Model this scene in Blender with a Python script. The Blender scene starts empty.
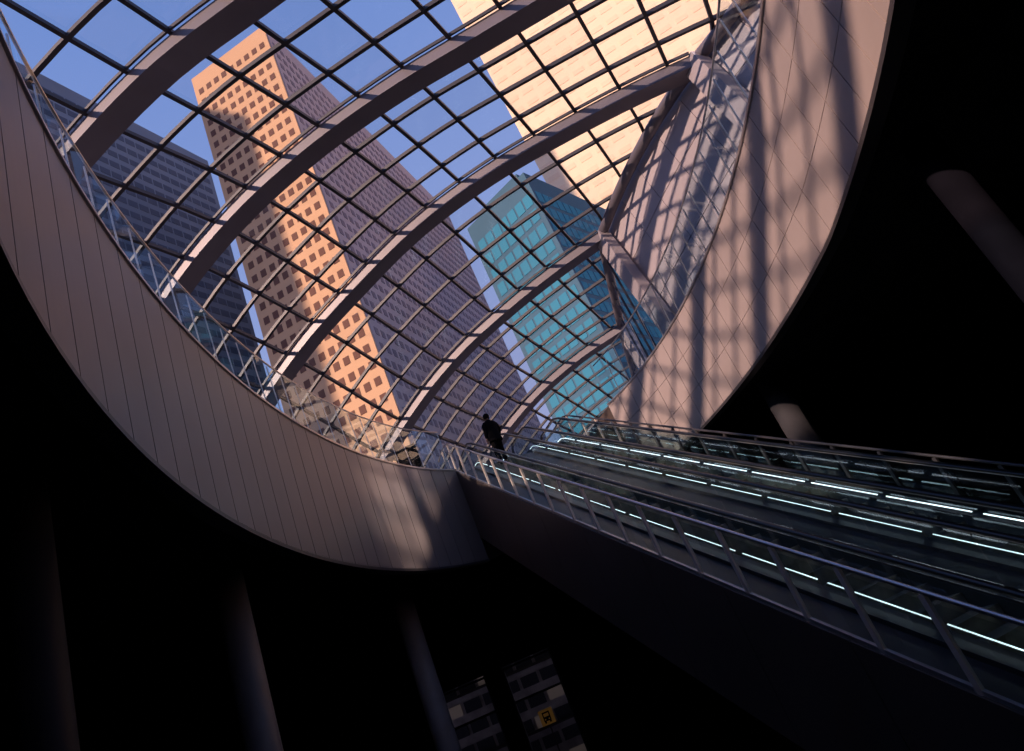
import bpy, bmesh, math, random
import numpy as np
from mathutils import Vector, Matrix
random.seed(4)
SC = bpy.context.scene
SC.view_settings.view_transform = 'Standard'
COL = SC.collection
# ------------------------------------------------------------------ scale / camera
H = 6.6            # street slab above the camera
CZ = 5.6           # camera above the lower concourse floor
TOP = CZ + H       # street level
FPX = 683.0
ROLL = math.radians(23.5); PITCH = math.radians(22.3)
cr, sr, cp, sp_ = math.cos(ROLL), math.sin(ROLL), math.cos(PITCH), math.sin(PITCH)
def ray(px, py):
    u, v = px-512, 375.5-py
    a = cr*u + sr*v; b = -sr*u + cr*v
    return Vector((a, cp*FPX - sp_*b, sp_*FPX + cp*b))
def onz(px, py, z):
    r = ray(px, py); k = (z-CZ)/r.z
    return Vector((r.x*k, r.y*k, z))
cam = bpy.data.cameras.new('camera'); co = bpy.data.objects.new('camera', cam); COL.objects.link(co)
cam.sensor_width = 36; cam.lens = FPX/1024*36; cam.clip_end = 3000
R0 = Vector((1,0,0)); U0 = Vector((0,-sp_,cp)); F0 = Vector((0,cp,sp_))
Rt = cr*R0 - sr*U0; Up = sr*R0 + cr*U0
M = Matrix((Rt, Up, -F0)).transposed().to_4x4(); M.translation = Vector((0,0,CZ))
co.matrix_world = M
SC.camera = co
# ------------------------------------------------------------------ materials
def mat(name, col, rough=.5, metal=0, noise=0, nscale=3, emit=0, ecol=None, spec=.5):
    m = bpy.data.materials.new(name); m.use_nodes = True
    nt = m.node_tree; b = nt.nodes['Principled BSDF']
    b.inputs['Base Color'].default_value = (*col, 1); b.inputs['Roughness'].default_value = rough
    b.inputs['Metallic'].default_value = metal; b.inputs['Specular IOR Level'].default_value = spec
    if emit:
        b.inputs['Emission Color'].default_value = (*(ecol or col), 1); b.inputs['Emission Strength'].default_value = emit
    if noise:
        tc = nt.nodes.new('ShaderNodeTexCoord'); n = nt.nodes.new('ShaderNodeTexNoise'); n.inputs['Scale'].default_value = nscale
        n.inputs['Detail'].default_value = 5
        r = nt.nodes.new('ShaderNodeValToRGB')
        r.color_ramp.elements[0].color = (*[c*(1-noise) for c in col], 1); r.color_ramp.elements[1].color = (*[min(1, c*(1+noise)) for c in col], 1)
        r.color_ramp.elements[0].position = .3; r.color_ramp.elements[1].position = .7
        nt.links.new(tc.outputs['Object'], n.inputs['Vector']); nt.links.new(n.outputs['Fac'], r.inputs['Fac']); nt.links.new(r.outputs['Color'], b.inputs['Base Color'])
    return m
def glassmat(name, tint, gcol, rough, fac):
    m = bpy.data.materials.new(name); m.use_nodes = True; nt = m.node_tree
    nt.nodes.clear(); o = nt.nodes.new('ShaderNodeOutputMaterial')
    t = nt.nodes.new('ShaderNodeBsdfTransparent'); t.inputs['Color'].default_value = (*tint, 1)
    g = nt.nodes.new('ShaderNodeBsdfGlossy'); g.inputs['Color'].default_value = (*gcol, 1); g.inputs['Roughness'].default_value = rough
    lw = nt.nodes.new('ShaderNodeLayerWeight'); lw.inputs['Blend'].default_value = .35
    mt = nt.nodes.new('ShaderNodeMath'); mt.operation = 'MULTIPLY_ADD'; mt.inputs[1].default_value = fac; mt.inputs[2].default_value = fac*.2
    mx = nt.nodes.new('ShaderNodeMixShader')
    nt.links.new(lw.outputs['Fresnel'], mt.inputs[0]); nt.links.new(mt.outputs[0], mx.inputs['Fac'])
    nt.links.new(t.outputs[0], mx.inputs[1]); nt.links.new(g.outputs[0], mx.inputs[2]); nt.links.new(mx.outputs[0], o.inputs['Surface'])
    return m
m_panel_lit = mat('cladding_panel', (.35,.29,.29), .45, .05, .06, .8)  # right half of the band, sunlit brightness put into the colour
m_panel_shade = mat('cladding_panel_shade', (.235,.205,.212), .38, .25, .06, .8)  # same cladding on the left half, its shade put into a darker colour
m_wall = mat('wall_panel', (.34,.30,.33), .6, .0, .05, .7)
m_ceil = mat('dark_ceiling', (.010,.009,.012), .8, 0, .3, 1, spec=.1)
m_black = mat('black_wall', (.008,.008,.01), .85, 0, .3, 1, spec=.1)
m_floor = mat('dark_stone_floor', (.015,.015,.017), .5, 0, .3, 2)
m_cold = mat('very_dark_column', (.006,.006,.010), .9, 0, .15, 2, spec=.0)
m_rib = mat('rib_steel', (.135,.122,.152), .45, .2, .08, 1)
m_beam = mat('pale_beam_steel', (.30,.27,.30), .5, .0, .06, 1)
m_mull = mat('mullion', (.03,.03,.042), .5, .3, .1, 2)
m_roofglass = glassmat('roof_glass', (.92,.95,.99), (.85,.92,1), .10, .10)
m_rail = glassmat('balustrade_glass', (.76,.88,.94), (.85,.95,1), .02, .13)
m_guard = glassmat('guard_glass', (.80,.88,.88), (.85,.95,1), .04, .16)
m_escglass = glassmat('escalator_glass', (.74,.84,.85), (.8,.9,1), .06, .12)
m_metal = mat('brushed_metal', (.55,.5,.5), .3, .8, .06, 4)
m_post = mat('pale_post', (.75,.60,.52), .45, .1, .06, 4)
m_dmetal = mat('dark_metal', (.07,.065,.075), .4, .5, .1, 3)
m_skirt = mat('dark_skirt', (.05,.06,.06), .5, .2, .1, 3)
m_side = mat('bronze_side_cladding', (.095,.068,.062), .4, .2, .15, .6)
m_rubber = mat('black_rubber', (.012,.012,.014), .35, 0, .2, 5)
m_tread = mat('step_metal', (.22,.20,.165), .5, .3, .2, 8)
m_led = mat('led_strip', (1,1,1), .5, 0, emit=2.0, ecol=(.88,.96,1))
m_street = mat('street_paving', (.2,.19,.2), .8, 0, .2, .3)
# ------------------------------------------------------------------ mesh helpers
class MB:
    def __init__(s): s.v = []; s.f = []
    def quad(s, a, b, c, d):
        n = len(s.v); s.v += [tuple(a), tuple(b), tuple(c), tuple(d)]; s.f.append((n, n+1, n+2, n+3))
    def hexa(s, p):   # 8 points: bottom 4, top 4
        n = len(s.v); s.v += [tuple(q) for q in p]
        for f in ((3,2,1,0),(4,5,6,7),(0,1,5,4),(1,2,6,5),(2,3,7,6),(3,0,4,7)): s.f.append(tuple(n+i for i in f))
    def box(s, x0, y0, z0, x1, y1, z1):
        s.hexa([(x0,y0,z0),(x1,y0,z0),(x1,y1,z0),(x0,y1,z0),(x0,y0,z1),(x1,y0,z1),(x1,y1,z1),(x0,y1,z1)])
    def sweep(s, path, prof, side=None, up=None, closed=False):
        path = [Vector(p) for p in path]; n0 = len(s.v); k = len(prof); N = len(path)
        for i, p in enumerate(path):
            if closed: t = path[(i+1) % N] - path[i-1]
            else: t = path[min(i+1, N-1)] - path[max(i-1, 0)]
            t.normalize()
            u = Vector(up) if up is not None else Vector((0,0,1))
            if side is not None: sd = Vector(side).normalized()
            else:
                sd = t.cross(u)
                if sd.length < 1e-4: sd = t.cross(Vector((0,1,0)))
                sd.normalize()
            nn = sd.cross(t).normalized()
            for (a, b) in prof: s.v.append(tuple(p + sd*a + nn*b))
        for i in range(N if closed else N-1):
            j = (i+1) % N
            for q in range(k):
                r = (q+1) % k
                s.f.append((n0+i*k+q, n0+i*k+r, n0+j*k+r, n0+j*k+q))
        if not closed:
            s.f.append(tuple(n0+q for q in range(k))[::-1]); s.f.append(tuple(n0+(N-1)*k+q for q in range(k)))
    def build(s, name, m, parent=None, smooth=False):
        me = bpy.data.meshes.new(name); me.from_pydata(s.v, [], s.f); me.materials.append(m)
        bm = bmesh.new(); bm.from_mesh(me); bmesh.ops.recalc_face_normals(bm, faces=bm.faces); bm.to_mesh(me); bm.free()
        if smooth:
            for p in me.polygons: p.use_smooth = True
        o = bpy.data.objects.new(name, me); COL.objects.link(o)
        if parent: 
            o.parent = parent; o.matrix_parent_inverse = Matrix.Translation(-parent.location)
        return o
def rect(w, d): return [(-w/2,-d/2),(w/2,-d/2),(w/2,d/2),(-w/2,d/2)]
def circ(r, n=12): return [(r*math.cos(2*math.pi*i/n), r*math.sin(2*math.pi*i/n)) for i in range(n)]
def tag(o, label, cat, group=None):
    o['label'] = label; o['category'] = cat
    if group: o['group'] = group
    return o
def struct(o): o['kind'] = 'structure'; return o
def empty(name, loc, label, cat, group=None):
    o = bpy.data.objects.new(name, None); COL.objects.link(o); o.location = loc; o.empty_display_size = .2
    return tag(o, label, cat, group)
# ------------------------------------------------------------------ rim of the opening (fitted ellipse in plan)
pts = [(0,20),(50,150),(100,240),(200,350),(300,420),(400,465),(455,475),(600,410),(650,360),(700,280),(740,170),(755,80),(760,0)]
P = np.array([onz(x, y, TOP)[:2] for x, y in pts])
mx_, my_ = P.mean(0); X = (P[:,0]-mx_)/5; Y = (P[:,1]-my_)/10
A = np.stack([X*X, X*Y, Y*Y, X, Y], 1)
c = np.linalg.lstsq(A, np.ones(len(X)), rcond=None)[0]
Q = np.array([[c[0], c[1]/2],[c[1]/2, c[2]]]); lin = np.array([c[3], c[4]])
cen = -0.5*np.linalg.solve(Q, lin); kk = 1 + cen@Q@cen
w, V = np.linalg.eigh(Q/kk)
okfit = w.min() > .1
def ell(t):
    if not okfit: return Vector((.0625*H + .772*H*math.cos(t), 1.95*H + 1.83*H*math.sin(t)))
    q = cen + V @ np.array([math.cos(t)/math.sqrt(w[0]), math.sin(t)/math.sqrt(w[1])])
    return Vector((q[0]*5+mx_, q[1]*10+my_))
# escalator frame
DIR = Vector((-.391, .9205)).normalized(); SL = .554
PER = Vector((DIR.y, -DIR.x))
P0 = Vector(onz(455, 475, TOP)[:2])
def across(p): return (Vector(p)-P0).dot(PER)
def along(p): return (Vector(p)-P0).dot(DIR)
def E(ac, al, z=0): q = P0 + PER*ac + DIR*al; return Vector((q.x, q.y, z))
BW = 4.6
NS = 1440
loop = [ell(2*math.pi*i/NS) for i in range(NS)]
ar = sum(loop[i].x*loop[(i+1)%NS].y - loop[(i+1)%NS].x*loop[i].y for i in range(NS))
if ar < 0: loop.reverse()
cut = [(across(p) > 0 and along(p) > -2.4) for p in loop]
k0 = next(i for i in range(NS) if cut[i-1] and not cut[i])
arc = []
i = k0
while not cut[i % NS]: arc.append(loop[i % NS]); i += 1
qa = arc[0]; qb = arc[-1]
def resample(path, n):
    L = [0]
    for a, b in zip(path, path[1:]): L.append(L[-1]+(b-a).length)
    out = []; j = 0
    for k in range(n+1):
        t = L[-1]*k/n
        while j < len(L)-2 and L[j+1] < t: j += 1
        f = (t-L[j])/max(1e-9, L[j+1]-L[j]); out.append(path[j].lerp(path[j+1], min(1, f)))
    return out, L[-1]
NP = 72
arcp, LEN = resample(arc, NP)
n1 = Vector(E(across(qb)+.02, max(.1, along(qb)))[:2]); n0 = Vector(E(0, max(.1, along(qa)))[:2])
hole = arcp + [n1, n1.lerp(n0,.33), n1.lerp(n0,.66), n0]
def ceilz(p): 
    x = max(-25, min(25, p.x)); k = max(0, min(1, x/H)) * max(0, min(1.2, 1.5-p.y/H))
    return CZ + H*(.527 + .062*(x/H + .70) + .07*k)
def cen_out(i, path):   # outward normal of the arc (away from the opening)
    a = path[max(0, i-1)]; b = path[min(len(path)-1, i+1)]; t = (b-a).normalized(); return Vector((t.y, -t.x))
# ------------------------------------------------------------------ slab: street floor and dark ceiling
X0, X1, Y0, Y1 = -24, 24, -9, 34
CC = Vector((.3, 13.0))
def plate(zf, name, m):
    n = len(hole); vs = []
    for p in hole:
        p = Vector(p[:2]); d = (p-CC).normalized(); q = CC + d*36
        vs += [(p.x, p.y, zf(p)), (q.x, q.y, zf(q))]
    me = bpy.data.meshes.new(name); me.from_pydata(vs, [], [(2*i, 2*i+1, 2*((i+1)%n)+1, 2*((i+1)%n)) for i in range(n)]); me.materials.append(m)
    o = bpy.data.objects.new(name, me); COL.objects.link(o); return struct(o)
plate(lambda p: TOP, 'floor_street', m_street)
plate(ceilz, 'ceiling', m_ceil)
b = MB(); b.box(X0-.3, Y0-.3, -.3, X1+.3, Y1+.3, 0); struct(b.build('floor', m_floor))
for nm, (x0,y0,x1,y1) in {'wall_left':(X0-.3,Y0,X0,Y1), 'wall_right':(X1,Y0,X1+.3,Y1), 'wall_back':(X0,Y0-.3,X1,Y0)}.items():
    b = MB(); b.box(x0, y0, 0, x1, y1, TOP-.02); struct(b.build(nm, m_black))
OX = [(-9.3,-6.75), (-5.85,-3.5)]
b = MB(); b.box(X0, Y1, 0, OX[0][0], Y1+.3, TOP-.02); b.box(OX[0][1], Y1, 0, OX[1][0], Y1+.3, TOP-.02); b.box(OX[1][1], Y1, 0, X1, Y1+.3, TOP-.02)
for a, c2 in OX: b.box(a, Y1, 6.3, c2, Y1+.3, TOP-.02)
struct(b.build('wall_front', m_black))
b = MB(); G = 700
for r in ((-G,-G,X0-12,G),(X1+12,-G,G,G),(X0-12,-G,X1+12,Y0-12),(X0-12,Y1+14,X1+12,G)): b.box(r[0], r[1], TOP-.6, r[2], r[3], TOP-.02)
struct(b.build('ground', m_street))
# ------------------------------------------------------------------ fascia of the opening
fa = empty('opening_fascia', (arcp[0].x, arcp[0].y, TOP), 'oval band of tall metal cladding panels lining the edge of the big opening', 'cladding')
fine, _ = resample(arc, NP*4)
for i in range(NP):
    mb = MB()
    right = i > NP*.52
    for h in range(4):
        a, c2 = fine[4*i+h], fine[4*i+h+1]; t = (c2-a).normalized()
        a2 = a + t*(.012 if h == 0 else 0); c3 = c2 - t*(.012 if h == 3 else 0)
        o1 = a2 + cen_out(4*i+h, fine)*.06; o2 = c3 + cen_out(4*i+h+1, fine)*.06
        za, zb = ceilz(a)-.06, ceilz(c2)-.06; zt = TOP+.04
        # the right side has cross seams between stacked sheets
        cuts = [0, .34, .68, 1] if right else [0, 1]
        for f0, f1 in zip(cuts, cuts[1:]):
            g0 = .006 if f0 > 0 else 0; g1 = .006 if f1 < 1 else 0
            A0, A1 = za+(zt-za)*f0+g0, za+(zt-za)*f1-g1; B0, B1 = zb+(zt-zb)*f0+g0, zb+(zt-zb)*f1-g1
            mb.hexa([(a2.x,a2.y,A0),(c3.x,c3.y,B0),(o2.x,o2.y,B0),(o1.x,o1.y,A0),(a2.x,a2.y,A1),(c3.x,c3.y,B1),(o2.x,o2.y,B1),(o1.x,o1.y,A1)])
    mb.build('cladding_panel', m_panel_lit if right else m_panel_shade, fa)
def rimline(off, zf): return [Vector((fine[i].x, fine[i].y, 0)) + Vector((*(cen_out(i, fine)*off), zf(fine[i]))) for i in range(0, 4*NP+1, 2)]
mb = MB(); mb.sweep(rimline(.1, lambda p: (TOP+ceilz(p))/2), rect(.03, 2.2)); bk = mb.build('backing', m_black, fa)
mb = MB(); mb.sweep(rimline(.08, lambda p: ceilz(p)-.08), rect(.24, .07)); mb.build('bottom_trim', m_dmetal, fa)
mb = MB(); mb.sweep(rimline(.05, lambda p: TOP+.06), rect(.16, .05)); mb.build('top_trim', m_metal, fa)
mb = MB()
for a, c2 in ((qb, n1), (n1, n0), (n0, qa)):
    mb.quad((a.x,a.y,ceilz(a)),(c2.x,c2.y,ceilz(c2)),(c2.x,c2.y,TOP),(a.x,a.y,TOP))
mb.build('escalator_well_lining', m_side, fa)
# glass balustrade on the rim
gb = empty('glass_balustrade', (arcp[0].x, arcp[0].y, TOP+.05), 'glass balustrade with slim metal rail running around the oval opening', 'balustrade')
for i in range(0, NP):
    q = [(arcp[j] + cen_out(j, arcp)*.1, cen_out(j, arcp)) for j in (i, i+1)]
    n = (q[0][1]+q[1][1])/2
    A_ = q[0][0].lerp(q[1][0], .02); B_ = q[0][0].lerp(q[1][0], .98)
    A3 = Vector((A_.x,A_.y,TOP+.09)); B3 = Vector((B_.x,B_.y,TOP+.09)); tl = Vector((*(n*.06), 1.45))
    mb = MB(); mb.quad(A3, B3, B3+tl, A3+tl); mb.build('glass_pane', m_rail, gb)
    pz = Vector((q[0][0].x, q[0][0].y, TOP+.08))
    mb = MB(); mb.sweep([pz+Vector((*(q[0][1]*.05),0)), pz+Vector((*(q[0][1]*.11),1.45))], rect(.028,.02), up=(1,0.2,0)); mb.build('post', m_metal, gb)
mb = MB(); mb.sweep(rimline(.18, lambda p: TOP+1.57), circ(.022, 8)); mb.build('handrail', m_metal, gb)
# ------------------------------------------------------------------ glass vault
NV = Vector((math.sin(math.radians(20)), math.cos(math.radians(20)))); TV = Vector((NV.y, -NV.x))
SG = [-2.75,-2.6,-2.4,-2.2,-1.8,-1.4,-1.0,-.6,-.2,.2,.6,1.0,1.6]
TAB = {
 -.3: [.95,1.15,1.38,1.52,1.70,1.80,1.82,1.76,1.68,1.60,1.52,1.45,1.30],
 .45: [.95,1.18,1.42,1.56,1.76,1.86,1.87,1.80,1.72,1.64,1.56,1.48,1.32],
 1.08:[.95,1.20,1.44,1.60,1.80,1.885,1.90,1.83,1.76,1.69,1.62,1.54,1.36],
 1.69:[.95,1.18,1.43,1.60,1.83,1.94,1.965,1.93,1.85,1.77,1.69,1.58,1.38],
 2.35:[.82,1.05,1.34,1.53,1.73,1.84,1.915,1.92,1.87,1.79,1.67,1.52,1.3],
 3.125:[.70,.85,1.07,1.25,1.50,1.66,1.74,1.78,1.785,1.74,1.65,1.5,1.3],
 4.0:[.6,.72,.93,1.12,1.38,1.55,1.635,1.655,1.65,1.62,1.55,1.4,1.2],
 4.9:[.5,.6,.82,1.0,1.26,1.43,1.51,1.53,1.53,1.50,1.44,1.3,1.1]}
DK = sorted(TAB)
def cubic(xs, ys, x):
    x = max(xs[0], min(xs[-1], x)); i = 0
    while i < len(xs)-2 and x > xs[i+1]: i += 1
    def m(j):
        if j == 0: return (ys[1]-ys[0])/(xs[1]-xs[0])
        if j == len(xs)-1: return (ys[-1]-ys[-2])/(xs[-1]-xs[-2])
        return ((ys[j+1]-ys[j])/(xs[j+1]-xs[j]) + (ys[j]-ys[j-1])/(xs[j]-xs[j-1]))/2
    h = xs[i+1]-xs[i]; t = (x-xs[i])/h
    return (2*t**3-3*t**2+1)*ys[i]+(t**3-2*t**2+t)*h*m(i)+(-2*t**3+3*t**2)*ys[i+1]+(t**3-t**2)*h*m(i+1)
def ZR(s, D): return cubic(DK, [cubic(SG, TAB[d], s) for d in DK], D)
def sR(D): return np.interp(D, [-.3,.45,1.08,1.69,2.35,3.125,4.0,4.9], [1.7,1.6,1.45,1.0,.324,-.3875,-.656,-.9])
SBC = {}
def sB(D):
    k = round(D, 5)
    if k not in SBC:
        s = -2.75
        while ZR(s, D) < 1.0: s += .005
        SBC[k] = s
    return SBC[k]
def RP(s, D, dz=0):
    s = max(sB(D), min(float(sR(D)), s)); q = (NV*D + TV*s)*H
    return Vector((q.x, q.y, CZ + H*ZR(s, D) + dz))
RIBS = [-.3,.45,1.08,1.69,2.35,3.125,4.0,4.9]; SUB = [3,3,3,4,4,5,5]
DG = []
for i, n in enumerate(SUB):
    for k in range(n): DG.append((RIBS[i] + (RIBS[i+1]-RIBS[i])*k/n, k == 0))
DG.append((4.9, True))
roof = empty('glass_roof', RP(-2.6, 2.35), 'vaulted roof of square glass panes on curved steel ribs over the opening', 'roof')
for d, isr in DG:
    s0, s1 = sB(d), float(sR(d)); n = 48
    path = [RP(s0+(s1-s0)*k/n, d, -.0) for k in range(n+1)]
    if isr:
        path = [p - Vector((0,0,.22)) if i > 0 else p for i, p in enumerate(path)]
        mb = MB(); mb.sweep(path, rect(.54, .32), side=(NV.x, NV.y, 0)); mb.build('curved_rib', m_rib, roof)
        mb = MB()
        for off in (-.33, .33): mb.sweep([p + Vector((NV.x*off, NV.y*off, .20)) for p in path], rect(.04,.08), side=(NV.x, NV.y, 0))
        mb.build('glazing_bar', m_mull, roof)
    else:
        mb = MB()
        mb.sweep(path, rect(.085, .10), side=(NV.x, NV.y, 0))
        mb.build('glazing_bar', m_mull, roof)
SS = [-2.8+.190*k for k in range(25)]
for s in SS:
    run = [d for d, _ in DG if sB(d) < s < float(sR(d))]
    if len(run) > 1:
        lo, hi = min(run), max(run); n = 40
        # run the purlin on to the point where it meets the eaves
        while hi < 4.9 and sB(hi) < s < float(sR(hi)): hi += .01
        while lo > -.3 and sB(lo) < s < float(sR(lo)): lo -= .01
        mb = MB(); mb.sweep([RP(s, lo+(hi-lo)*k/n) for k in range(n+1)], rect(.085,.10)); mb.build('purlin', m_mull, roof)
cells = []
for j in range(len(DG)-1):
    d0, d1 = DG[j][0], DG[j+1][0]
    for i in range(len(SS)-1):
        a, b_, c_, d_ = RP(SS[i], d0), RP(SS[i+1], d0), RP(SS[i+1], d1), RP(SS[i], d1)
        if (a-b_).length + (c_-d_).length < .25: continue
        cen3 = (a+b_+c_+d_)/4; v = cen3 - Vector((0,0,CZ)); dep = v.dot(F0)
        vis = dep > 0 and abs(v.dot(Rt)/dep*FPX) < 540 and abs(v.dot(Up)/dep*FPX) < 400
        cells.append(((0 if vis else 1), v.length, (a, b_, c_, d_)))
cells.sort(key=lambda c: (c[0], c[1]))
up = Vector((0,0,.06))
for c_ in cells[:100]:
    mb = MB(); mb.quad(*[p+up for p in c_[2]]); mb.build('glass_pane', m_roofglass, roof)
mb = MB()
for c_ in cells[100:]: mb.quad(*[p+up for p in c_[2]])
o = mb.build('glass_pane', m_roofglass, roof); o['kind'] = 'stuff'
# eaves beam on the right and columns
def J(D, dz=0): return RP(9, D, dz)
KD = [-.3,.45,1.08,1.69,2.35,3.125,4.0,4.9]
for a, c2 in zip(KD, KD[1:]):
    mb = MB(); mb.sweep([J(a+(c2-a)*k/10, -.12) for k in range(11)], circ(.17, 14)); mb.build('eaves_beam', m_rib, roof, True)
foot = {1.69:(1.36,.85), 2.35:(1.0,1.74), 3.125:(.74,2.84), 4.0:(.80,3.95), 1.08:(1.7,.35)}
for d, (fx, fy) in foot.items():
    mb = MB(); mb.sweep([Vector((fx*H, fy*H, TOP)), J(d, -.05)], rect(.60,.34), side=(-.3,.95,0)); mb.build('column', m_beam, roof)
gl = MB(); br = MB()
n = 22
for k in range(n):
    sa = sB(4.9)+(float(sR(4.9))-sB(4.9))*k/n; sb_ = sB(4.9)+(float(sR(4.9))-sB(4.9))*(k+1)/n
    a, c2 = RP(sa, 4.9), RP(sb_, 4.9)
    gl.quad((a.x,a.y,TOP),(c2.x,c2.y,TOP),c2,a)
    br.sweep([(c2.x,c2.y,TOP), c2], rect(.07,.07), up=(1,0,0))
for z in (1.15,1.3,1.45):
    pp = [RP(s,4.9) for s in np.linspace(sB(4.9), float(sR(4.9)), 60) if ZR(s,4.9) > z]
    br.sweep([(pp[0].x,pp[0].y,CZ+z*H),(pp[-1].x,pp[-1].y,CZ+z*H)], rect(.07,.07))
for k in range(10):
    d0, d1 = 3.125+(4.9-3.125)*k/10, 3.125+(4.9-3.125)*(k+1)/10
    a, c2 = J(d0), J(d1)
    gl.quad((a.x+.1,a.y,TOP),(c2.x+.1,c2.y,TOP),c2,a); br.sweep([(c2.x+.1,c2.y,TOP), c2], rect(.07,.07), up=(1,0,0))
gl.build('end_glazing', m_roofglass, roof); br.build('end_mullions', m_mull, roof)
# solid panelled wall on the right, under the eaves
ds = [-.3, .45, 1.08, 1.69, 2.35, 3.125]
fb = {-.3:(2.1,-.6), .45:(1.95,-.1), 1.08:(1.7,.35), 1.69:(1.36,.85), 2.35:(1.0,1.74), 3.125:(.74,2.84)}
mb = MB(); sm = MB()
for i in range(len(ds)-1):
    a, c2 = ds[i], ds[i+1]; nn = 5
    def W(f, g):
        bt = Vector((np.interp(f,[0,1],[fb[a][0],fb[c2][0]])*H+.3, np.interp(f,[0,1],[fb[a][1],fb[c2][1]])*H, TOP)); tp = J(a+(c2-a)*f)+Vector((.3,0,0)); return bt.lerp(tp, g)
    for k in range(nn):
        for r in range(3):
            e = .008
            q = [W((k+e)/nn,(r+e)/3), W((k+1-e)/nn,(r+e)/3), W((k+1-e)/nn,(r+1-e)/3), W((k+e)/nn,(r+1-e)/3)]
            mb.hexa(q + [p+Vector((.06,.02,0)) for p in q])
            q = [W(k/nn,r/3), W((k+1)/nn,r/3), W((k+1)/nn,(r+1)/3), W(k/nn,(r+1)/3)]
            sm.quad(*[p+Vector((.14,.02,0)) for p in q])
struct(mb.build('wall_side', m_wall)); struct(sm.build('wall_side_backing', m_black))
# ------------------------------------------------------------------ columns of the lower hall
def column(p, r, label, m):
    o = empty('round_column', (p.x, p.y, 0), label, 'column')
    n = 32
    mb = MB(); mb.sweep([(p.x,p.y,.16),(p.x,p.y,ceilz(p)-.0)], circ(r, n), up=(0,1,0)); mb.build('shaft', m, o, True)
    mb = MB(); mb.sweep([(p.x,p.y,0),(p.x,p.y,.16)], circ(r*1.12, n), up=(0,1,0)); mb.build('base_ring', m_dmetal, o, True)
def ceilpt(px, py):
    z = CZ+.55*H
    for _ in range(20): p = onz(px, py, z); z = ceilz(p)
    return p
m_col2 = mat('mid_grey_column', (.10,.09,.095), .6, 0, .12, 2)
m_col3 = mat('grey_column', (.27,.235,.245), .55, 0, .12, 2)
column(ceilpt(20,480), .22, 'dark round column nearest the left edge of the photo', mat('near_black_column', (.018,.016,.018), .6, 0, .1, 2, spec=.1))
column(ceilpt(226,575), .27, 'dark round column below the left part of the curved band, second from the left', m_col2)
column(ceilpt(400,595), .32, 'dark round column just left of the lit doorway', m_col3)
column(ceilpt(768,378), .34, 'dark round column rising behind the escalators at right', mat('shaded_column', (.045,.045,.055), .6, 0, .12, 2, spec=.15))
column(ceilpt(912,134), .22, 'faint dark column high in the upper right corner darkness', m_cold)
# ------------------------------------------------------------------ escalators
FLAT = -.1
def zc(al):
    if al > FLAT+.3: return TOP
    if al > FLAT-.3: t = (FLAT+.3-al); z = TOP - SL*t*t/1.2
    else: z = TOP - SL*(FLAT-al)
    return max(.0, z)
ALB = FLAT - TOP/SL
def line(ac, a0, a1, dz, n=60): return [E(ac, a0+(a1-a0)*k/n, zc(a0+(a1-a0)*k/n)+dz) for k in range(n+1)]
def sheet(mb, ac0, ac1, a0, a1, d0, d1, n=40):
    for k in range(n):
        x, y = a0+(a1-a0)*k/n, a0+(a1-a0)*(k+1)/n
        mb.hexa([E(ac0,x,max(0,zc(x)+d0)),E(ac1,x,max(0,zc(x)+d0)),E(ac1,y,max(0,zc(y)+d0)),E(ac0,y,max(0,zc(y)+d0)),
                 E(ac0,x,zc(x)+d1),E(ac1,x,zc(x)+d1),E(ac1,y,zc(y)+d1),E(ac0,y,zc(y)+d1)])
def vsheet(mb, ac, a0, a1, d0, d1, n=4):
    for k in range(n):
        x, y = a0+(a1-a0)*k/n, a0+(a1-a0)*(k+1)/n
        mb.quad(E(ac,x,zc(x)+d0),E(ac,y,zc(y)+d0),E(ac,y,zc(y)+d1),E(ac,x,zc(x)+d1))
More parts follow.
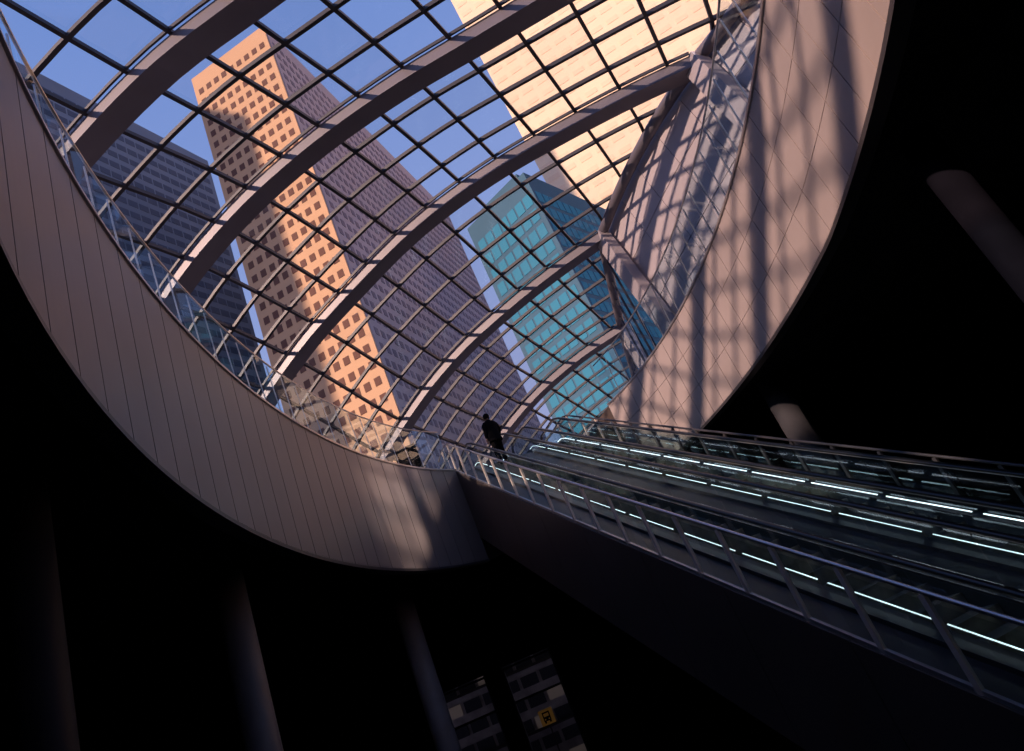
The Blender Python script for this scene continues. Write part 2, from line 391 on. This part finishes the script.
def escalator(cx, label):
    r = empty('escalator', E(cx, ALB, 0), label, 'escalator', None)
    run = .4; nst = int((FLAT-ALB)/run)+4
    for k in range(nst):
        a1 = FLAT+.4 - k*run; a0 = a1-run; z = zc(a0+.1)-.06
        if z < .02: break
        mb = MB()
        mb.hexa([E(cx-.5,a0,z-.23),E(cx+.5,a0,z-.23),E(cx+.5,a0+.03,z-.23),E(cx-.5,a0+.03,z-.23),E(cx-.5,a0,z),E(cx+.5,a0,z),E(cx+.5,a0+.03,z),E(cx-.5,a0+.03,z)])
        for q in range(20):   # grooved tread
            u0 = cx-.5+q*.05
            mb.hexa([E(u0,a0,z-.03),E(u0+.032,a0,z-.03),E(u0+.032,a1,z-.03),E(u0,a1,z-.03),E(u0,a0,z),E(u0+.032,a0,z),E(u0+.032,a1,z),E(u0,a1,z)])
        mb.hexa([E(cx-.5,a0,z-.05),E(cx+.5,a0,z-.05),E(cx+.5,a1,z-.05),E(cx-.5,a1,z-.05),E(cx-.5,a0,z-.03),E(cx+.5,a0,z-.03),E(cx+.5,a1,z-.03),E(cx-.5,a1,z-.03)])
        mb.build('step', m_tread, r)
    mb = MB(); mb.hexa([E(cx-.55,FLAT+.4,TOP-.02),E(cx+.55,FLAT+.4,TOP-.02),E(cx+.55,1.9,TOP-.02),E(cx-.55,1.9,TOP-.02),E(cx-.55,FLAT+.4,TOP+.03),E(cx+.55,FLAT+.4,TOP+.03),E(cx+.55,1.9,TOP+.03),E(cx-.55,1.9,TOP+.03)])
    mb.build('landing_plate', m_metal, r)
    mb = MB(); sheet(mb, cx-.8, cx+.8, ALB, 0, -1.15, -1.1); mb.build('soffit', m_side, r)
    for sd in (-1, 1):
        u = cx+sd*.62
        mb = MB(); sheet(mb, u-.17*(1 if sd < 0 else .6), u+.17*(1 if sd > 0 else .6), ALB, 1.6, .02, .10); mb.build('deck_board', m_dmetal, r)
        mb = MB(); sheet(mb, cx+sd*.52-.01, cx+sd*.52+.01, ALB, 1.5, -.25, .06); mb.build('skirt_panel', m_skirt, r)
        L = ALB
        while L < 1.2:
            e = min(L+1.5, 1.55)
            mb = MB(); vsheet(mb, u, L+.012, e-.012, .10, .92, 4); mb.build('glass_panel', m_escglass, r)
            mb = MB(); mb.sweep([p for p in line(u-sd*.06, L+.08, e-.08, .16 if sd > 0 else .20, 4)], rect(.018,.018) if sd > 0 else rect(.013,.013)); mb.build('light_strip', m_led, r)
            L += 1.5
        hp = line(u, ALB, 1.55, .96)
        T = hp[-1]
        for k in range(1, 9):
            t = math.pi*k/8; hp.append(E(u, 1.55+.30*math.sin(t), T.z-.30+.30*math.cos(t)))
        hp.append(E(u, 1.2, T.z-.60))
        mb = MB(); mb.sweep(hp, [(-.045,-.02),(.045,-.02),(.05,.005),(.035,.03),(-.035,.03),(-.05,.005)], side=(PER.x, PER.y, 0)); mb.build('handrail', m_rubber, r, True)
        mb = MB(); mb.sweep(line(u, ALB, 1.55, .925), rect(.05,.025), side=(PER.x,PER.y,0)); mb.build('handrail_track', m_metal, r)
    return r
escalator(1.42, 'escalator nearest the glass guard, with the dark suited person at its top')
escalator(3.55, 'farther escalator on the right side of the pair, empty, rising beside the curved band')
en = empty('escalator_enclosure', E(0, ALB, 0), 'dark bronze clad casing carrying both escalators, sloping down to the right', 'casing')
L = ALB
while L < -.05:     # separate cladding panels on the near side
    e = min(L+2.0, 0)
    mb = MB(); sheet(mb, -.02, .04, L+.008, e-.008, -2.2, .10, 6); mb.build('side_cladding', m_side, en); L += 2.0
mb = MB(); sheet(mb, BW-.04, BW+.02, ALB, 0, -2.1, .10); mb.build('side_cladding', m_side, en)
mb = MB(); sheet(mb, .05, BW-.05, ALB, 0, -2.12, -2.05); mb.build('soffit', m_side, en)
for u0, u1 in ((.04,.62),(2.16,2.78),(4.34,BW-.04)):
    mb = MB(); sheet(mb, u0, u1, ALB, .9, -.02, .03); mb.build('deck_panel', m_dmetal, en)
def guard(ac, label, far=False):
    g = empty('sloping_guard', E(ac, ALB, 0), label, 'railing')
    L = ALB; hh = .92 if far else 1.12
    while L < 1.0:
        e = min(L+.95, 1.6)
        mb = MB(); vsheet(mb, ac, L+.04, e-.04, .16, hh-.07, 3); mb.build('glass_pane', m_guard, g)
        mb = MB(); mb.sweep([E(ac, L, zc(L)+.1), E(ac, L, zc(L)+hh)], rect(.05,.07), side=(PER.x,PER.y,0)); mb.build('post', m_dmetal if (far and L < -4) else m_post, g)  # far guard's lower posts: their shade is put into a darker material
        L += .95
    mb = MB(); mb.sweep(line(ac, ALB, 1.6, hh+.03), circ(.03, 8), side=(PER.x,PER.y,0)); mb.build('top_rail', m_dmetal if far else m_metal, g, True)
    mb = MB(); mb.sweep(line(ac, ALB, 1.6, .14), rect(.05,.05), side=(PER.x,PER.y,0)); mb.build('bottom_rail', m_metal, g)
guard(.03, 'sloping glass guard with upright posts along the near side of the escalators')
guard(BW-.03, 'sloping glass guard along the far side of the escalators, below the curved band', True)
# ------------------------------------------------------------------ person
m_suit = mat('dark_suit', (.003,.003,.004), .95, 0, .2, 20, spec=.1)
m_skin = mat('skin', (.20,.12,.09), .6, 0, .05, 20)
m_hair = mat('hair', (.003,.003,.003), .9, 0, .2, 40, spec=.1)
def skin(name, verts, edges, m, parent, sub=2):
    me = bpy.data.meshes.new(name); me.from_pydata([v[:3] for v in verts], edges, []); me.materials.append(m)
    o = bpy.data.objects.new(name, me); COL.objects.link(o); o.parent = parent
    md = o.modifiers.new('skin', 'SKIN'); md.use_smooth_shade = True
    if not me.skin_vertices: 
        bm = bmesh.new(); bm.from_mesh(me); bm.verts.layers.skin.verify(); bm.to_mesh(me); bm.free()
    for i, v in enumerate(verts):
        r = v[3]; me.skin_vertices[0].data[i].radius = r if isinstance(r, tuple) else (r, r)
        me.skin_vertices[0].data[i].use_root = (i == 0)
    s = o.modifiers.new('sub', 'SUBSURF'); s.levels = sub; s.render_levels = sub
    return o
pa = -.55
ploc = E(1.62, pa, zc(pa)-.03)
per = empty('person', ploc, 'person in a dark suit standing near the top of the escalator, seen from behind', 'person')
per.scale = (1.14,1.10,1.08)
per.rotation_euler.z = math.atan2(DIR.y, DIR.x) - math.pi/2 + .25   # +Y is forward
V_ = [(0,0,.95,(.15,.105)), (0,0,1.12,(.135,.095)), (0,.01,1.30,(.165,.11)), (0,.0,1.43,(.13,.085)), (0,.01,1.50,(.06,.06)), (0,.03,1.57,(.055,.06)), (0,.035,1.66,(.078,.10)), (0,.03,1.735,(.06,.075)),
      (-.09,0,.88,(.09,.095)), (-.10,.02,.50,(.06,.062)), (-.10,-.01,.10,(.04,.042)), (-.105,.0,.05,(.042,.04)), (-.11,.16,.035,(.04,.028)),
      (.09,0,.88,(.09,.095)), (.10,.04,.50,(.06,.062)), (.10,.02,.10,(.04,.042)), (.105,.02,.05,(.042,.04)), (.11,.18,.035,(.04,.028)),
      (-.19,0,1.42,(.06,.055)), (-.235,-.02,1.15,(.045,.045)), (-.24,.06,.90,(.034,.034)), (-.235,.085,.84,(.036,.018)),
      (.19,0,1.42,(.06,.055)), (.25,-.01,1.16,(.045,.045)), (.27,.14,.98,(.034,.034)), (.265,.19,.965,(.036,.018))]
E_ = [(0,1),(1,2),(2,3),(3,4),(4,5),(5,6),(6,7),(0,8),(8,9),(9,10),(10,11),(11,12),(0,13),(13,14),(14,15),(15,16),(16,17),(3,18),(18,19),(19,20),(20,21),(3,22),(22,23),(23,24),(24,25)]
def fingers(base, dirv, idx, sx):
    for q, (off, ln) in enumerate(((-.024,.065),(-.008,.075),(.008,.07),(.024,.055))):
        b0 = Vector(base); d = Vector(dirv).normalized(); sdv = d.cross(Vector((sx,0,0))).normalized()
        a = b0 + sdv*off + d*.015; c = a + d*ln*.55 + Vector((-sx*.008,0,0)); e = c + d*ln*.45 + Vector((-sx*.018,0,-.006))
        i = len(V_); V_.extend([(*a,.009),(*c,.008),(*e,.007)]); E_.extend([(idx,i),(i,i+1),(i+1,i+2)])
    a = Vector(base) + Vector((-sx*.02,.02,.01)); c = a + Vector((-sx*.015,.03,-.02)); i = len(V_)
    V_.extend([(*a,.011),(*c,.009)]); E_.extend([(idx,i),(i,i+1)])
fingers((-.235,.085,.84), (0,.25,-.95), 21, -1); fingers((.265,.19,.965), (0,.9,-.3), 25, 1)
body = skin('body', V_, E_, m_skin, per)
def shell(name, rings, m, n=28, cap=True):
    mb = MB(); 
    for (x, y, z, rx, ry) in rings:
        for k in range(n): t = 2*math.pi*k/n; mb.v.append((x+rx*math.cos(t), y+ry*math.sin(t), z))
    for i in range(len(rings)-1):
        for k in range(n): mb.f.append((i*n+k, i*n+(k+1)%n, (i+1)*n+(k+1)%n, (i+1)*n+k))
    if cap: mb.f.append(tuple(range((len(rings)-1)*n, len(rings)*n)))
    me = bpy.data.meshes.new(name); me.from_pydata(mb.v, [], mb.f); me.materials.append(m)
    for p in me.polygons: p.use_smooth = True
    o = bpy.data.objects.new(name, me); COL.objects.link(o); o.parent = per; return o
shell('jacket', [(0,0,.78,.235,.17),(0,0,.95,.225,.165),(0,0,1.12,.21,.15),(0,.0,1.30,.225,.155),(0,0,1.40,.24,.14),(0,0,1.46,.205,.115),(0,.01,1.50,.11,.08),(0,.01,1.535,.07,.068)], m_suit)
for sx, w1, w2, w3 in ((-1,(.195,0,1.43),(.24,-.02,1.15),(.243,.05,.92)), (1,(.195,0,1.43),(.255,-.01,1.16),(.272,.12,.995))):
    skin('sleeve', [(sx*w1[0],w1[1],w1[2],(.085,.08)),(sx*w2[0],w2[1],w2[2],(.068,.068)),(sx*w3[0],w3[1],w3[2],(.052,.052))], [(0,1),(1,2)], m_suit, per)
    skin('trouser_leg', [(sx*.085,0,.90,(.115,.12)),(sx*.10,.03,.50,(.085,.088)),(sx*.10,.01,.09,(.072,.078))], [(0,1),(1,2)], m_suit, per)
    yo = .02 if sx > 0 else 0
    skin('shoe', [(sx*.105,-.03+yo,.05,(.048,.05)),(sx*.107,.08+yo,.045,(.05,.042)),(sx*.11,.19+yo,.032,(.044,.03))], [(0,1),(1,2)], m_rubber, per)
shell('hair', [(0,.0,1.58,.072,.082),(0,.01,1.65,.094,.110),(0,.018,1.70,.092,.116),(0,.02,1.745,.072,.094),(0,.02,1.77,.038,.055)], m_hair)
skin('ear', [(-.083,.03,1.645,(.01,.018)),(-.088,.02,1.67,(.01,.016))], [(0,1)], m_skin, per, 1)
skin('ear', [(.083,.03,1.645,(.01,.018)),(.088,.02,1.67,(.01,.016))], [(0,1)], m_skin, per, 1)
skin('nose', [(0,.13,1.66,.012),(0,.15,1.635,.015)], [(0,1)], m_skin, per, 1)
# small dark box by the rim
pp = onz(424, 478, TOP); n_ = Vector((-.6,.75,0)); pp = pp + n_*.62
ped = empty('equipment_box', (pp.x, pp.y, TOP), 'small dark box standing behind the glass balustrade left of the escalator top', 'box')
mb = MB(); mb.box(pp.x-.36, pp.y-.18, TOP, pp.x+.36, pp.y+.18, TOP+1.3); o = mb.build('body', m_suit, ped); bv = o.modifiers.new('b','BEVEL'); bv.width = .03
mb = MB(); mb.box(pp.x-.39, pp.y-.20, TOP+1.3, pp.x+.39, pp.y+.20, TOP+1.35); mb.build('top', m_rubber, ped)
# ------------------------------------------------------------------ lit street front seen through the far doorway
m_fac = mat('grey_facade', (.36,.33,.37), .7, 0, .3, 1.5)
m_win = mat('lit_window', (.45,.37,.35), .3, 0, emit=.03, ecol=(.7,.55,.5))
m_dwin = mat('dim_window', (.05,.055,.08), .3)
m_org = mat('orange_sign', (.36,.19,.05), .5, emit=.03, ecol=(1,.5,.12))
m_asph = mat('asphalt', (.1,.1,.11), .8, 0, .2, 2)
FY = Y1+9
mb = MB(); mb.box(-16,Y1+.3,-.3,2,FY,0); struct(mb.build('floor_outside', m_asph))
bd = empty('street_building', (-6, FY, 0), 'grey street building with rows of pale windows seen through the dark doorway', 'building')
mb = MB(); mb.box(-16, FY, 0, 2, FY+.4, 11); mb.build('facade', m_fac, bd)
for r in range(9):
    for k in range(14):
        x = -15+k*1.2; z = .55+r*1.1
        w_ = MB(); w_.box(x, FY-.05, z, x+1.0, FY+.02, z+.62); ww = w_.build('window', random.choice([m_win, m_dwin, m_dwin, m_dwin]), bd)
for z in (2.7, 6.0): mb = MB(); mb.box(-16, FY-.25, z-.1, 2, FY, z+.05); mb.build('ledge', m_dmetal, bd)
sx0, sy0, sz0, S = -4.85, Y1+1.2, 3.25, .8
sg = empty('direction_sign', (sx0, sy0, sz0), 'small square orange sign with a dark train pictogram beyond the doorway', 'sign')
def sb(mb, x0, z0, x1, z1, d0, d1): mb.box(sx0+x0*S, sy0-d1, sz0+z0*S, sx0+x1*S, sy0-d0, sz0+z1*S)
mb = MB(); sb(mb, -.42, 0, .42, .84, -.05, 0); mb.build('plate', m_org, sg)
mb = MB(); sb(mb, -.22, .2, .22, .7, 0, .03); sb(mb, -.2, .1, -.1, .2, 0, .03); sb(mb, .1, .1, .2, .2, 0, .03); mb.build('pictogram', m_black, sg)
mb = MB(); sb(mb, -.15, .45, .15, .62, .03, .05); sb(mb, -.15, .27, -.08, .34, .03, .05); sb(mb, .08, .27, .15, .34, .03, .05); mb.build('pictogram_window', m_org, sg)
mb = MB(); mb.box(sx0-.03, sy0+.01, 0, sx0+.03, sy0+.05, sz0); mb.build('pole', m_dmetal, sg)
for i, (a, c2) in enumerate(OX):
    d = struct(bpy.data.objects.new('door_%d' % (i+1), None)); COL.objects.link(d); d.location = (a, Y1, 0)
    mb = MB()
    for x in (a, c2): mb.box(x-.05, Y1-.02, 0, x+.05, Y1+.1, 6.3)
    for z in (4.7, 6.2): mb.box(a, Y1-.02, z-.05, c2, Y1+.1, z+.05)
    mb.build('door_frame', m_dmetal, d)
al = bpy.data.lights.new('street_fill', 'AREA'); al.energy = 150; al.size = 6; al.color = (1,.85,.85)  # unseen area lamp added to brighten the street front
ao = bpy.data.objects.new('street_fill', al); COL.objects.link(ao); ao.location = (-7, Y1+4, 10.5)
ao.rotation_euler = (math.radians(35), 0, 0)
# ------------------------------------------------------------------ towers
def tower(name, label, A, L1dir, L1, L2dir, L2, top, mw, mwin, bayw, floorh, ww, wh, faces=(1,1), nparts=50, m2=None, mwin2=None):
    """A: near corner; faces run from A along L1dir and along L2dir"""
    A = Vector(A); d1 = Vector(L1dir).normalized(); d2 = Vector(L2dir).normalized()
    o = empty(name, (A.x, A.y, TOP), label, 'building')
    B, Cc, Dd = A+d1*L1, A+d1*L1+d2*L2, A+d2*L2
    mb = MB(); mb.hexa([(p.x,p.y,z) for z in (TOP-.02, top) for p in (A,B,Cc,Dd)]); mb.build('tower_block', mw, o)
    if m2:
        k = -d1*.25; mb = MB(); mb.hexa([(p.x,p.y,z) for z in (TOP-.02, top) for p in (A+k+d2*.4, Dd+k, Dd, A+d2*.4)]); mb.build('side_shade_facade', m2, o)  # thin slab added so its colour carries the shade of this side
    mb = MB(); ip = [A+d1*3+d2*3, A+d1*(L1-3)+d2*3, A+d1*(L1-3)+d2*(L2-3), A+d1*3+d2*(L2-3)]
    mb.hexa([(p.x,p.y,z) for z in (top, top+3.5) for p in ip]); mb.build('roof_plant', m2 or mw, o)
    for fi, (d, L, nrm, use) in enumerate(((d1, L1, -d2, faces[0]), (d2, L2, -d1, faces[1]))):
        if not use: continue
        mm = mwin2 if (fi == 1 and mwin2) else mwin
        nb = int(L/bayw); m0 = (L-nb*bayw)/2; nf = int((top-TOP-6)/floorh)
        W = []
        for r in range(nf):
            for k in range(nb):
                u0 = m0+k*bayw+(bayw-ww)/2; z0 = top-4-floorh*(r+1)+(floorh-wh)/2
                q0 = A+d*u0; q1 = A+d*(u0+ww)
                W.append((z0, q0, q1))
        W.sort(key=lambda t: (t[0]-CZ)**2+t[1].length_squared)
        st = MB()
        for i, (z0, q0, q1) in enumerate(W):
            e = nrm*(.35 if (fi == 1 and m2) else .08)
            t = MB() if i < nparts else st
            t.hexa([(q0.x,q0.y,z0),(q1.x,q1.y,z0),(q1.x+e.x,q1.y+e.y,z0),(q0.x+e.x,q0.y+e.y,z0),(q0.x,q0.y,z0+wh),(q1.x,q1.y,z0+wh),(q1.x+e.x,q1.y+e.y,z0+wh),(q0.x+e.x,q0.y+e.y,z0+wh)])
            if i < nparts: t.build('window', mm, o)
        if st.v: x = st.build('window', mm, o); x['kind'] = 'stuff'
    return o
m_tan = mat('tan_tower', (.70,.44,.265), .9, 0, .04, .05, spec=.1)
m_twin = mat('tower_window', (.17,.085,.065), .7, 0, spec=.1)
m_lav_shade = mat('lavender_shade_facade', (.43,.39,.45), .9, 0, .04, .05, spec=.1)  # tan tower's shaded side, shade and haze put into the colour
m_lwin_shade = mat('lavender_shade_window', (.20,.175,.23), .7, 0, spec=.1)  # windows of that side, shade put into the colour
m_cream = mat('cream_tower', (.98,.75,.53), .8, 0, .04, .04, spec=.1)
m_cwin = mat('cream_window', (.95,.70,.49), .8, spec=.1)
m_blue = mat('blue_tower', (.075,.155,.23), .8, 0, .1, .05, spec=.0)
m_bwin = mat('blue_window', (.055,.24,.37), .8, 0, spec=.0)
m_gdark = mat('slate_tower', (.16,.21,.29), .8, 0, .1, .05, spec=.1)
m_gwin = mat('slate_window', (.075,.10,.155), .7, 0, spec=.1)
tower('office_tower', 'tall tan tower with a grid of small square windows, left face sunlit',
      (-22,116.6), (-.97,.24), 23.5, (.24,.97), 100, CZ+160, m_tan, m_twin, 2.45, 3.7, 1.4, 1.75, m2=m_lav_shade, mwin2=m_lwin_shade)
tower('office_tower', 'dark slate office block with close rows of windows behind the tan tower at left',
      (-64,169), (-.366,-.93), 105, (-.93,.366), 40, CZ+183, m_gdark, m_gwin, 3.2, 4.2, 2.7, 2.1, faces=(1,0))
tower('office_tower', 'blue glass tower at centre between the tan tower and the cream building',
      (17.5,108), (-.82,.57), 17, (.57,.82), 34, CZ+82, m_blue, m_bwin, 2.2, 3.6, 1.8, 2.6)
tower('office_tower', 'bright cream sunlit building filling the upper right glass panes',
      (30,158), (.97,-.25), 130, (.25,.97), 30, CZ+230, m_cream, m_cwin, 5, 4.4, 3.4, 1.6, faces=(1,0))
# ------------------------------------------------------------------ light
W = bpy.data.worlds.new('world'); SC.world = W; W.use_nodes = True; nt = W.node_tree
bg = nt.nodes['Background']; tc = nt.nodes.new('ShaderNodeTexCoord'); sx = nt.nodes.new('ShaderNodeSeparateXYZ'); rp = nt.nodes.new('ShaderNodeValToRGB')
nt.links.new(tc.outputs['Generated'], sx.inputs[0]); nt.links.new(sx.outputs['Z'], rp.inputs['Fac']); nt.links.new(rp.outputs['Color'], bg.inputs['Color'])
rp.color_ramp.elements[0].position = 0; rp.color_ramp.elements[0].color = (.48,.45,.64,1)
rp.color_ramp.elements[1].position = .9; rp.color_ramp.elements[1].color = (.18,.32,.76,1)
e = rp.color_ramp.elements.new(.5); e.color = (.36,.45,.82,1)
bg.inputs['Strength'].default_value = .85
s = bpy.data.lights.new('sun', 'SUN'); s.energy = 6.2; s.color = (1,.67,.49); s.angle = math.radians(1.3)
so = bpy.data.objects.new('sun', s); COL.objects.link(so)
so.rotation_euler = Vector((-.72,-.50,.47)).to_track_quat('Z','Y').to_euler()
# added spot lamp standing in for sunlight thrown back by glass towers onto the lower end of the left band
tg = Vector((-4.2, 18.6, 10.7)); dv = Vector((.80,-.40,.50)).normalized()
sl = bpy.data.lights.new('reflected_sun', 'SPOT'); sl.energy = 260000; sl.spot_size = math.radians(4.0); sl.spot_blend = .8; sl.color = (1,.72,.55); sl.shadow_soft_size = 1.0
slo = bpy.data.objects.new('reflected_sun', sl); COL.objects.link(slo); slo.location = tg + dv*60
slo.rotation_euler = dv.to_track_quat('Z','Y').to_euler()
